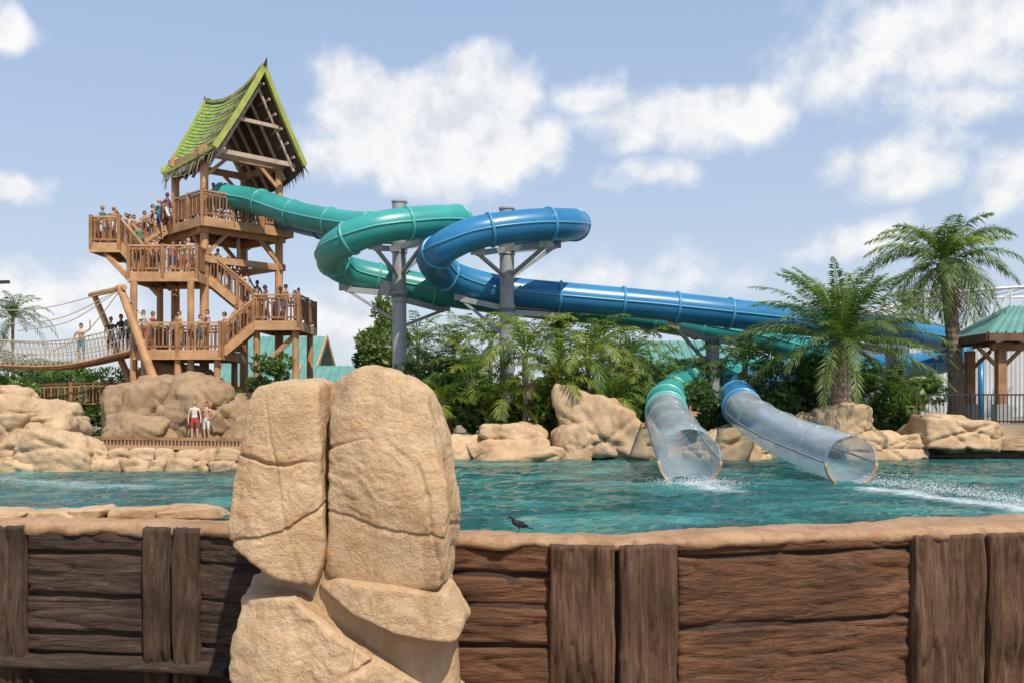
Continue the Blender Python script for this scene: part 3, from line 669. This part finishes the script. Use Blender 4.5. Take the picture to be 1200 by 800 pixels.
    mb.box((0,-.098,1.60),(.04,.006,.007),4)
    for s,n in((-1,'L'),(1,'R')):
        w=Vector(J['wr'+n]);p=Vector(J['pm'+n]);d=(p-w).normalized(); sd_=d.cross(Vector((s,0,0.01))); 
        if sd_.length<.1: sd_=d.cross(Vector((0,1,0)))
        sd_.normalize(); cu=sd_.cross(d)
        for i,l in enumerate((.065,.075,.07,.055)):
            b0=p+sd_*(i-1.5)*.018+d*.01; mb.sweep([b0-d*.02,b0+d*l*.5+cu*.004,b0+d*l+cu*.018],[.009,.008,.006],6,0)
        b0=p-d*.04+sd_*.025; mb.sweep([b0,b0+sd_*.025+d*.025,b0+sd_*.03+d*.055],[.010,.009,.007],6,0)
    return mb
PM={}
for ps in('stand','rail','wave','hips','walk'):
    mb=person_mesh(ps); me=bpy.data.meshes.new('person_'+ps); me.from_pydata(mb.v,[],mb.f)
    for k in range(5): me.materials.append(None)
    me.polygons.foreach_set('material_index',mb.m); me.polygons.foreach_set('use_smooth',[True]*len(mb.f)); me.update(); PM[ps]=me
rp=random.Random(11)
def person(loc,pose='stand',rot=None,h=1.0,top=None,bot=None,skin=None,hair=None):
    o=bpy.data.objects.new('person',PM[pose]); COL.objects.link(o); o.location=loc
    o.rotation_euler=(0,0,rp.uniform(-3,3) if rot is None else rot); o.scale=(h,h,h)
    sk=SK[rp.choice([0,0,1,1,2,3]) if skin is None else skin]
    tp_=CL[rp.randrange(8)] if top is None and rp.random()<.5 else (sk if top is None or top<0 else CL[top])
    for i,m in enumerate((sk,tp_,CL[rp.randrange(8) if bot is None else bot],HR[rp.choice([0,0,1,1,2]) if hair is None else hair],M_dark)):
        o.material_slots[i].link='OBJECT'; o.material_slots[i].material=m
for x,y in((-18.5,42.4),(-18.2,43.1),(-17.95,42.3),(-17.8,43.3),(-18.45,43.9),(-18.1,44.4),(-17.8,44.2)): person((x,y,zL),rp.choice(['stand','rail','hips']),rp.uniform(-1,1.5),rp.uniform(.9,1.02))
for x,y,z in((-17.2,42.2,8.62),(-16.75,42.2,8.12),(-16.2,42.4,zM),(-15.6,43.2,zM),(-14.7,42.6,zM),(-15.1,43.4,zM),(-15.9,42.0,zM)): person((x,y,z),'stand',rp.uniform(.5,2.2),rp.uniform(.9,1))
for t in(.15,.4,.6,.85): person(Vector((-17.5,44.1,zL)).lerp(T(-2.2,-1.2,zT),t),'walk',rp.uniform(1,2),.95)
for t in(.12,.3,.45,.62,.8,.95): 
    person(Vector((-13.9,43.3,zM)).lerp(Vector((-11.6,44.7,zR)),t),'walk',rp.uniform(.9,1.6),rp.uniform(.88,1))
for x,y in((-11.2,42.6),(-10.7,43.4),(-10.3,42.7),(-10.0,44.0),(-10.9,44.2),(-10.4,45.0)): person((x,y,zR),rp.choice(['stand','rail','hips']),rp.uniform(-1.5,1.5),rp.uniform(.9,1.02))
for t in(.25,.55,.85): person(Vector((-12.7,41.8,zA)).lerp(Vector((-11.4,42.7,zR)),t),'walk',1.3,.97)
for x,y in((-16.0,41.8),(-15.3,42.6),(-14.7,41.5),(-14.1,42.4),(-13.5,41.6),(-13.1,42.8),(-15.7,43.6),(-14.4,43.4),(-15.0,41.9)): person((x,y,zA),rp.choice(['stand','rail','walk']),rp.uniform(-1.5,1.5),rp.uniform(.88,1.02))
def brz(x): return float(np.interp(x,[p.x for p in br],[p.z for p in br]))+.05
for bx,ps,ro,sk,tp_,bt in((95,'wave',0,3,-1,3),(130,'stand',.5,1,4,4),(142,'hips',-.4,1,4,0),(152,'stand',.9,0,6,4),(168,'walk',1.4,0,2,1)):
    x=(bx-600)/1100*41.6; person((x,41.6,brz(x)),ps,ro,1.0,tp_,bt,sk)
person((*sv(228,470,38).xy,.3),'stand',.3,.92,2,1,3,2); person((*sv(242,470,38).xy,.3),'hips',-.3,.9,-1,2,0,1)
person(T(-1.2,.9,zT),'stand',.2,1); person(T(.2,.6,zT),'rail',.6,1); person(T(1.1,.9,zT),'stand',-.4,1)
# ------------------------------------------------------------------ foliage
def npmesh(name,parts,parent=None):
    V=[];Q=[];Mi=[];o=0;mats=[]
    for v,q,m in parts:
        if len(v)==0: continue
        if m not in mats: mats.append(m)
        V.append(v);Q.append(q+o);Mi.append(np.full(len(q),mats.index(m),dtype=np.int32));o+=len(v)
    V=np.concatenate(V);Q=np.concatenate(Q);Mi=np.concatenate(Mi)
    me=bpy.data.meshes.new(name); me.vertices.add(len(V)); me.vertices.foreach_set('co',V.astype(np.float32).ravel())
    me.loops.add(Q.size); me.loops.foreach_set('vertex_index',Q.astype(np.int32).ravel()); me.polygons.add(len(Q))
    me.polygons.foreach_set('loop_start',np.arange(0,Q.size,4,dtype=np.int32)); me.polygons.foreach_set('loop_total',np.full(len(Q),4,dtype=np.int32))
    for m in mats: me.materials.append(m)
    me.polygons.foreach_set('material_index',Mi); me.update(calc_edges=True); me.validate()
    ob=bpy.data.objects.new(name,me); COL.objects.link(ob)
    if parent: ob.parent=parent
    return ob
def frond(base,azm,e0,droop,L_,ll,w,nl):
    t=np.linspace(0,1,nl); e=e0-droop*t**1.25; ds=L_/(nl-1)
    hx=np.array([math.cos(azm),math.sin(azm),0])
    dirs=np.cos(e)[:,None]*hx+np.sin(e)[:,None]*np.array([0,0,1.]); P=np.array(base)+np.concatenate([[[0,0,0]],np.cumsum(dirs[:-1]*ds,0)])
    side=np.array([-math.sin(azm),math.cos(azm),0]); upv=np.cross(side,dirs)*-1; upv*=np.sign(upv[:,2:3]+1e-9)
    V=[];Q=[];o=0
    prof=ll*(np.sin(np.pi*np.clip(.12+.86*t,0,1))**.7)
    m=t>.08; n=int(m.sum())
    for s in(-1,1):
        d=side*s*.75+dirs[m]*.75+upv[m]*(rng.uniform(-.1,.5,(n,1)))+rng.normal(0,.10,(n,3)); d/=np.linalg.norm(d,axis=1)[:,None]
        d[:,2]-=rng.uniform(.1,.5,n); l=prof[m]*rng.uniform(.75,1.15,n); p=P[m]
        tip=p+d*l[:,None]; tip[:,2]-=l*.18; mid=p+d*l[:,None]*.45; wv=dirs[m]*w
        V.append(np.stack([p,mid+wv,tip,mid-wv],1).reshape(-1,3)); Q.append(np.arange(4*n).reshape(-1,4)+o); o+=4*n
    wv=side*(.03*(1-t)[:,None]+.006); Vr=np.concatenate([P-wv,P+wv]); 
    qi=np.array([(i,i+1,i+1+nl,i+nl) for i in range(nl-1)])+o
    V.append(Vr);Q.append(qi)
    return np.concatenate(V),np.concatenate(Q)
def palm(name,crown,ground,L_,nf,emin,emax,droop,mat,mat2=None,trunk=.14,ll=.45,w=.022,nl=42,dead=0,lean=(0,0)):
    parts=[]; c=np.array(crown)
    for i in range(nf):
        u=(i+.5)/nf; e=math.radians(emin+(emax-emin)*(u**.8)+rng.uniform(-7,7)); az_=i*2.399+rng.uniform(-.25,.25)
        v,q=frond(c+np.array([math.cos(az_)*.1,math.sin(az_)*.1,u*.3]),az_,e,droop*rng.uniform(.75,1.25),L_*rng.uniform(.8,1.08)*(1-.15*u),ll,w,nl)
        parts.append((v,q,mat2 if (mat2 and rng.random()<.35) else mat))
    for i in range(dead):
        az_=rng.uniform(0,6.3); v,q=frond(c,az_,math.radians(rng.uniform(-70,-35)),.7,L_*.6,ll*.7,w,24); parts.append((v,q,M_dead))
    root=empty(name); npmesh('fronds',parts,root)
    m_=MB(); g=Vector((crown[0]+lean[0],crown[1]+lean[1],ground)); cc=Vector(crown)+Vector((0,0,.15))
    n=max(6,int((cc.z-g.z)/.12)); pts=[];rs=[]
    for i in range(n+1):
        t=i/n; p=g.lerp(cc,t); p.x+=math.sin(t*math.pi)*lean[0]*.25; pts.append(p); rs.append(trunk*(1.25-.35*t+(.08 if i%2 else 0)+(.25 if t>.9 else 0)+(.35*(1-t*8) if t<.12 else 0)))
    m_.sweep(pts,rs,12,0); m_.obj('trunk',[M_bark],root)
palm('tall_palm_tree',sv(1106,312,36),1.1,3.4,42,-32,82,1.75,M_leafb,M_leafy,.24,.62,.028,80,dead=12,lean=(.5,0))
palm('date_palm_tree',sv(985,405,32.6),.3,4.0,66,-14,86,1.1,M_leafb,M_leaf,.34,.52,.024,84,dead=4)
P_=[(615,418,32.6,2.9,22,M_leafy,M_leaf),(690,424,33,2.7,20,M_leaf,M_leafy),(555,446,34,2.3,18,M_leaf,M_leafy),(655,398,38,3.0,22,M_leaf,M_leafb),(740,422,36,2.6,18,M_leaf,M_leafy),
(505,440,38,2.4,18,M_leaf,M_leafb),(532,412,45,2.8,20,M_leafb,M_leaf),(705,400,42,2.8,20,M_leafy,M_leaf),(805,446,37,1.8,14,M_leaf,M_leafd),(873,430,35,2.0,16,M_leafd,M_leaf),(1045,466,34.5,1.9,18,M_leaf,M_leafd),
(905,450,35,2.0,16,M_leaf,None),(575,402,44,2.6,18,M_leafb,M_leaf),(655,450,32.5,1.9,16,M_leafy,M_leaf),(590,470,32.5,1.5,14,M_leafy,M_leaf),(760,450,35,2,16,M_leaf,M_leafy),(15,375,60,3.2,24,M_leafd,M_leafb),(8,440,50,2.4,16,M_leafd,M_leaf),(60,455,46,2.2,16,M_leafd,M_leaf),(-40,380,58,3.4,20,M_leafd,M_leafb),(1290,330,44,3.2,26,M_leafb,M_leaf),(520,478,33,1.4,14,M_leaf,M_leafy),(720,470,32.6,1.4,14,M_leaf,M_leafy),(490,405,46,2.6,18,M_leaf,M_leafb)]
for (bx,by,d,L_,nf,ma,mb2) in P_:
    palm('palm_tree',sv(bx,by,d),.3,L_,nf,-8,82,rng.uniform(1.2,1.8),ma,mb2,.09,.5,.03,38,dead=2)
def shrub(name,lst,mats,dens=420,size=.13):
    parts=[]
    for (bx,by,d,w,h,dp) in lst:
        c=np.array(sv(bx,by,d)); k=d/1100; R=np.array([w*k/2,dp/2,h*k/2])
        nb=9; bc_=np.clip(rng.normal(0,.42,(nb,3)),-.72,.72); br_=rng.uniform(.28,.5,nb)
        n=int(dens*max(1,R[0]*R[2]*1.6)); bi=rng.integers(0,nb,n); dv=rng.normal(0,1,(n,3)); dv/=np.linalg.norm(dv,axis=1)[:,None]
        p=c+(bc_[bi]+dv*(br_[bi]*rng.uniform(.55,1.12,n)**.6)[:,None])*R
        a=dv*.6+rng.normal(0,.6,(n,3)); a/=np.linalg.norm(a,axis=1)[:,None]; b_=np.cross(a,rng.normal(0,1,(n,3))); b_/=np.linalg.norm(b_,axis=1)[:,None]
        s=size*rng.uniform(.6,1.5,n)[:,None]
        V=np.stack([p-a*s,p+b_*s*.42,p+a*s*1.1,p-b_*s*.42],1).reshape(-1,3)
        for mi,m in enumerate(mats):
            sel=np.where(bi%len(mats)==mi)[0]; vv=V.reshape(-1,4,3)[sel].reshape(-1,3); parts.append((vv,np.arange(len(vv)).reshape(-1,4),m))
    return npmesh(name,parts)
shrub('tropical_shrubs',[(520,492,34,70,60,2.5),(560,485,34,80,80,2.5),(640,490,33.4,90,70,2.5),(590,500,33,60,50,2),(680,480,34.5,90,70,2.5),(740,475,34.5,80,80,2.5),(770,470,35,70,70,2.5),(500,470,36,70,80,3),(620,460,37,120,70,3),(545,460,38,110,80,3),(705,455,38,110,70,3)],[M_leafd,M_leaf,M_leafd,M_leafy],600)
shrub('tropical_shrubs',[(835,480,34,70,80,2.5),(880,475,35,90,80,3),(930,470,34.5,90,90,3),(905,500,33,80,50,2),(960,470,34.5,90,70,2.5),(1035,478,34,90,70,3),(1070,460,36,60,50,3),(1000,455,36,100,60,3),(820,450,38,70,60,3)],[M_leafd,M_leaf,M_leafd],600)
shrub('broadleaf_shrub',[(312,432,40,58,46,2.5),(318,455,40.5,50,40,2.5),(290,475,41,60,40,2.5)],[M_leaf,M_leafd],900,.11)
shrub('hedge',[(60,478,46,120,60,3),(130,470,47,90,60,3),(20,465,30,50,40,2),(0,455,46,90,70,3),(100,495,43,100,40,3),(190,470,49,120,70,3),(90,440,52,130,50,3)],[M_leafd,M_leaf],600)
shrub('hedge',[(400,490,44,160,60,4),(460,475,46,130,70,4),(340,500,43,120,50,3),(445,450,52,80,80,4),(380,480,50,120,40,4)],[M_leafd,M_leaf],500,.16)
shrub('bamboo_clump',[(446,372,52,34,50,3),(455,395,52,50,70,3),(436,405,51,40,60,3),(450,430,51,70,60,3)],[M_leaf,M_leafb],380,.17)
shrub('distant_treeline',[(x,466+rng.uniform(-6,4),110,150,34+rng.uniform(0,14),8) for x in range(-900,2200,95)],[M_leafd,M_leaf],60,.55)
# ------------------------------------------------------------------ buildings
def gable_building(name,x0,x1,y0,y1,z0,ze,zr,wallm,roofm,over=.6,trim=M_deckl):
    root=empty(name); m_=MB(); m_.box(((x0+x1)/2,(y0+y1)/2,(z0+ze)/2),(x1-x0,y1-y0,ze-z0),0)
    ym=(y0+y1)/2; m_.add([(x0,y0,ze),(x0,y1,ze),(x0,ym,zr-.1),(x1,y0,ze),(x1,y1,ze),(x1,ym,zr-.1)],[(0,1,2),(4,3,5)],0)
    m_.obj('walls',[wallm],root)
    m_=MB(); X0,X1,Y0,Y1=x0-over,x1+over,y0-over,y1+over; zd=ze-(zr-ze)*over/(ym-y0)
    for s,Y in((-1,Y0),(1,Y1)):
        m_.add([(X0,Y,zd),(X1,Y,zd),(X1,ym,zr),(X0,ym,zr),(X0,Y,zd-.12),(X1,Y,zd-.12),(X1,ym,zr-.12),(X0,ym,zr-.12)],[(0,1,2,3),(7,6,5,4),(0,4,5,1),(0,3,7,4),(1,5,6,2)],0)
        k=int((X1-X0)/.45)
        for i in range(k+1):
            x=X0+(X1-X0)*i/k; m_.beam((x,Y,zd+.03),(x,ym,zr+.03),.05,.06,0)
        m_.beam((X0,Y,zd-.1),(X1,Y,zd-.1),.1,.22,1)
        for X in(X0,X1): m_.beam((X,Y,zd-.02),(X,ym,zr-.02),.1,.28,1)
    m_.obj('roof',[roofm,trim],root)
    m_=MB(); n=max(2,int((x1-x0)/3))
    for i in range(n):
        x=x0+(x1-x0)*(i+.5)/n; m_.box((x,y0-.03,z0+(ze-z0)*.55),(1.2,.06,(ze-z0)*.35),0); m_.box((x,y0-.05,z0+(ze-z0)*.55),(.06,.08,(ze-z0)*.35),1); m_.box((x,y0-.05,z0+(ze-z0)*.36),(1.4,.12,.08),1)
    m_.obj('windows',[M_dark,M_white],root)
a=sv(306,445,62);b_=sv(362,445,62)
gable_building('teal_roofed_building',a.x-1.5,b_.x,60,68,.3,3.6,6.3,M_grey,M_roof_t,.8)
a=sv(362,0,58);b_=sv(425,0,58); gable_building('teal_roofed_pavilion',a.x,b_.x,56.5,60,.3,3.2,4.1,M_white,M_roof_t,.5)
a=sv(745,0,52);b_=sv(842,0,52); gable_building('teal_roofed_building',a.x,b_.x,50,56,.3,3.9,5.3,M_deckl,M_roof_t,.7)
hut=empty('poolside_hut'); m_=MB()
hx0,hy0,hy1=17.1,33.7,37.2; zE=sv(0,394,35.5).z
m_.add([(hx0,hy0,zE),(hx0+8,hy0,zE),(hx0+8,hy1,zE),(hx0,hy1,zE),(hx0+1.6,hy0+1.6,zE+1.1),(hx0+6.4,hy0+1.6,zE+1.1),(hx0+6.4,hy1-1.6,zE+1.1),(hx0+1.6,hy1-1.6,zE+1.1)],[(0,1,5,4),(1,2,6,5),(2,3,7,6),(3,0,4,7),(4,5,6,7),(3,2,1,0)],0)
for i in range(26):
    t=i/25; m_.beam((hx0+8*t,hy0,zE+.03),(hx0+1.6+4.8*t,hy0+1.6,zE+1.13),.05,.05,0)
m_.obj('roof',[M_roof_t],hut)
m_=MB(); 
for a,b in(((hx0,hy0),(hx0+8,hy0)),((hx0,hy0),(hx0,hy1)),((hx0+8,hy0),(hx0+8,hy1))): m_.beam((*a,zE-.15),(*b,zE-.15),.12,.28,0)
m_.beam((hx0+.4,hy0+.6,zE-.46),(hx0+7.5,hy0+.6,zE-.46),.2,.3,1)
for x in(hx0+.75,hx0+4,hx0+7.2):
    for y in(hy0+.6,hy1-.6):
        m_.box((x,y,(zE-.5+.8)/2),(.3,.3,zE-.5-.8),1); m_.box((x,y,1.35),(.45,.45,.9),2)
        for s in(-1,1): m_.beam((x,y,zE-1.3),(x+s*.8,y,zE-.5),.1,.12,1)
for i in range(9): m_.beam((hx0+.3+i*.9,hy0+.1,zE-.3),(hx0+.3+i*.9,hy1,zE-.3),.08,.14,0)
m_.obj('posts_and_beams',[M_deckd,M_deck,M_grey],hut)
m_=MB(); zb=1.12; fx0=14.3; fyy=33.2
for i in range(80): x=fx0+i*.14; m_.beam((x,fyy,zb),(x,fyy,zb+1.02),.02,.02,0)
for z in(zb+.08,zb+1.02): m_.beam((fx0,fyy,z),(fx0+11,fyy,z),.05,.05,0)
for i in range(6): x=fx0+i*1.95; m_.beam((x,fyy,zb-.1),(x,fyy,zb+1.1),.07,.07,0)
m_.obj('metal_fence',[M_dark])
av=empty('white_corrugated_building'); m_=MB(); x0=sv(1066,0,50).x; x1=x0+16; zt=sv(0,392,50).z
n=140; vs=[];
for i in range(n+1):
    x=x0+(x1-x0)*i/n; y=50+(.09 if i%2 else 0); vs+=[(x,y,.3),(x,y,zt)]
m_.add(vs,[(2*i,2*i+2,2*i+3,2*i+1) for i in range(n)],0); m_.box(((x0+x1)/2,55,(zt+.3)/2),(x1-x0,9.6,zt-.3),0)
m_.obj('walls',[M_white],av)
m_=MB(); ztt=sv(0,345,50).z
for y in(49.5,55):
    m_.beam((x0-3,y,zt+.3),(x1+4,y,zt+.5),.16,.16,0)
    pts=cat([(x0-3,y,zt+.9),(x0+2,y,ztt),(x0+9,y,ztt+.4),(x1+4,y,ztt+.2)],6); m_.sweep(pts,.09,6,0)
    for i in range(len(pts)-1): m_.beam((pts[i].x,y,zt+.35),pts[i+1],.07,.07,0); m_.beam((pts[i].x,y,zt+.35),pts[i],.07,.07,0)
for i in range(0,len(pts)): m_.beam((pts[i].x,49.5,pts[i].z),(pts[i].x,55,pts[i].z),.06,.06,0)
m_.obj('roof_truss',[M_white],av)
m_=MB(); p=sv(1129,0,40); m_.sweep([(p.x,p.y,.5),(p.x,p.y,sv(0,405,40).z),(p.x,p.y+.3,sv(0,399,40).z),(p.x,p.y+1.2,sv(0,397,40).z)],.24,14,0); m_.sweep([(p.x+.75,p.y,.5),(p.x+.75,p.y,sv(0,420,40).z)],.12,10,0); m_.obj('drain_pipe',[M_blue],smooth=True)
m_=MB(); p=sv(4,330,50); m_.sweep([(p.x-.4,p.y,.2),(p.x-.4,p.y,p.z)],[.1,.07],8,0); m_.beam((p.x-.45,p.y,p.z-.05),(p.x+.3,p.y,p.z-.02),.2,.16,0); m_.obj('street_lamp',[M_dark])
m_=MB(); q=sv(455,337,34.6); m_.sweep([q-Vector((.12,.1,.02)),q+Vector((.15,.25,.05))],[.28,.16],14,0); m_.beam(q,(sv(468,342,35.7)),.06,.06,0); m_.obj('floodlight',[M_grey])
# ------------------------------------------------------------------ spray
def drops(pts_fn,n,sz):
    P=np.array([pts_fn() for _ in range(n)]); s=rng.uniform(.4,1,n)*sz
    o=np.array([[1,0,0],[0,1,0],[-1,0,0],[0,-1,0],[0,0,1],[0,0,-1]])
    V=(P[:,None,:]+o[None]*s[:,None,None]).reshape(-1,3); q=((0,1,4),(1,2,4),(2,3,4),(3,0,4),(1,0,5),(2,1,5),(3,2,5),(0,3,5))
    m_=MB(); m_.add(V.tolist(),[(t[0]+6*k,t[1]+6*k,t[2]+6*k) for k in range(n) for t in q]); return m_
Msp=simple('spray_white',(.8,.85,.87),.4)
def f1():
    t=rng.random()**.8; return (8.0+1.7*t+rng.normal(0,.10+.3*t),21.3-5.4*t+rng.normal(0,.2),.04+abs(rng.normal(0,.09*(1-t)+.04))+.35*max(0,t*(1-t))*rng.random())
def f2():
    return (4.2+rng.normal(0,.5),21.7-abs(rng.normal(0,.6)),.03+abs(rng.normal(0,.08)))
drops(f1,4500,.009).obj('water_spray',[Msp]); drops(f2,1500,.010).obj('water_spray',[Msp])
print('done')
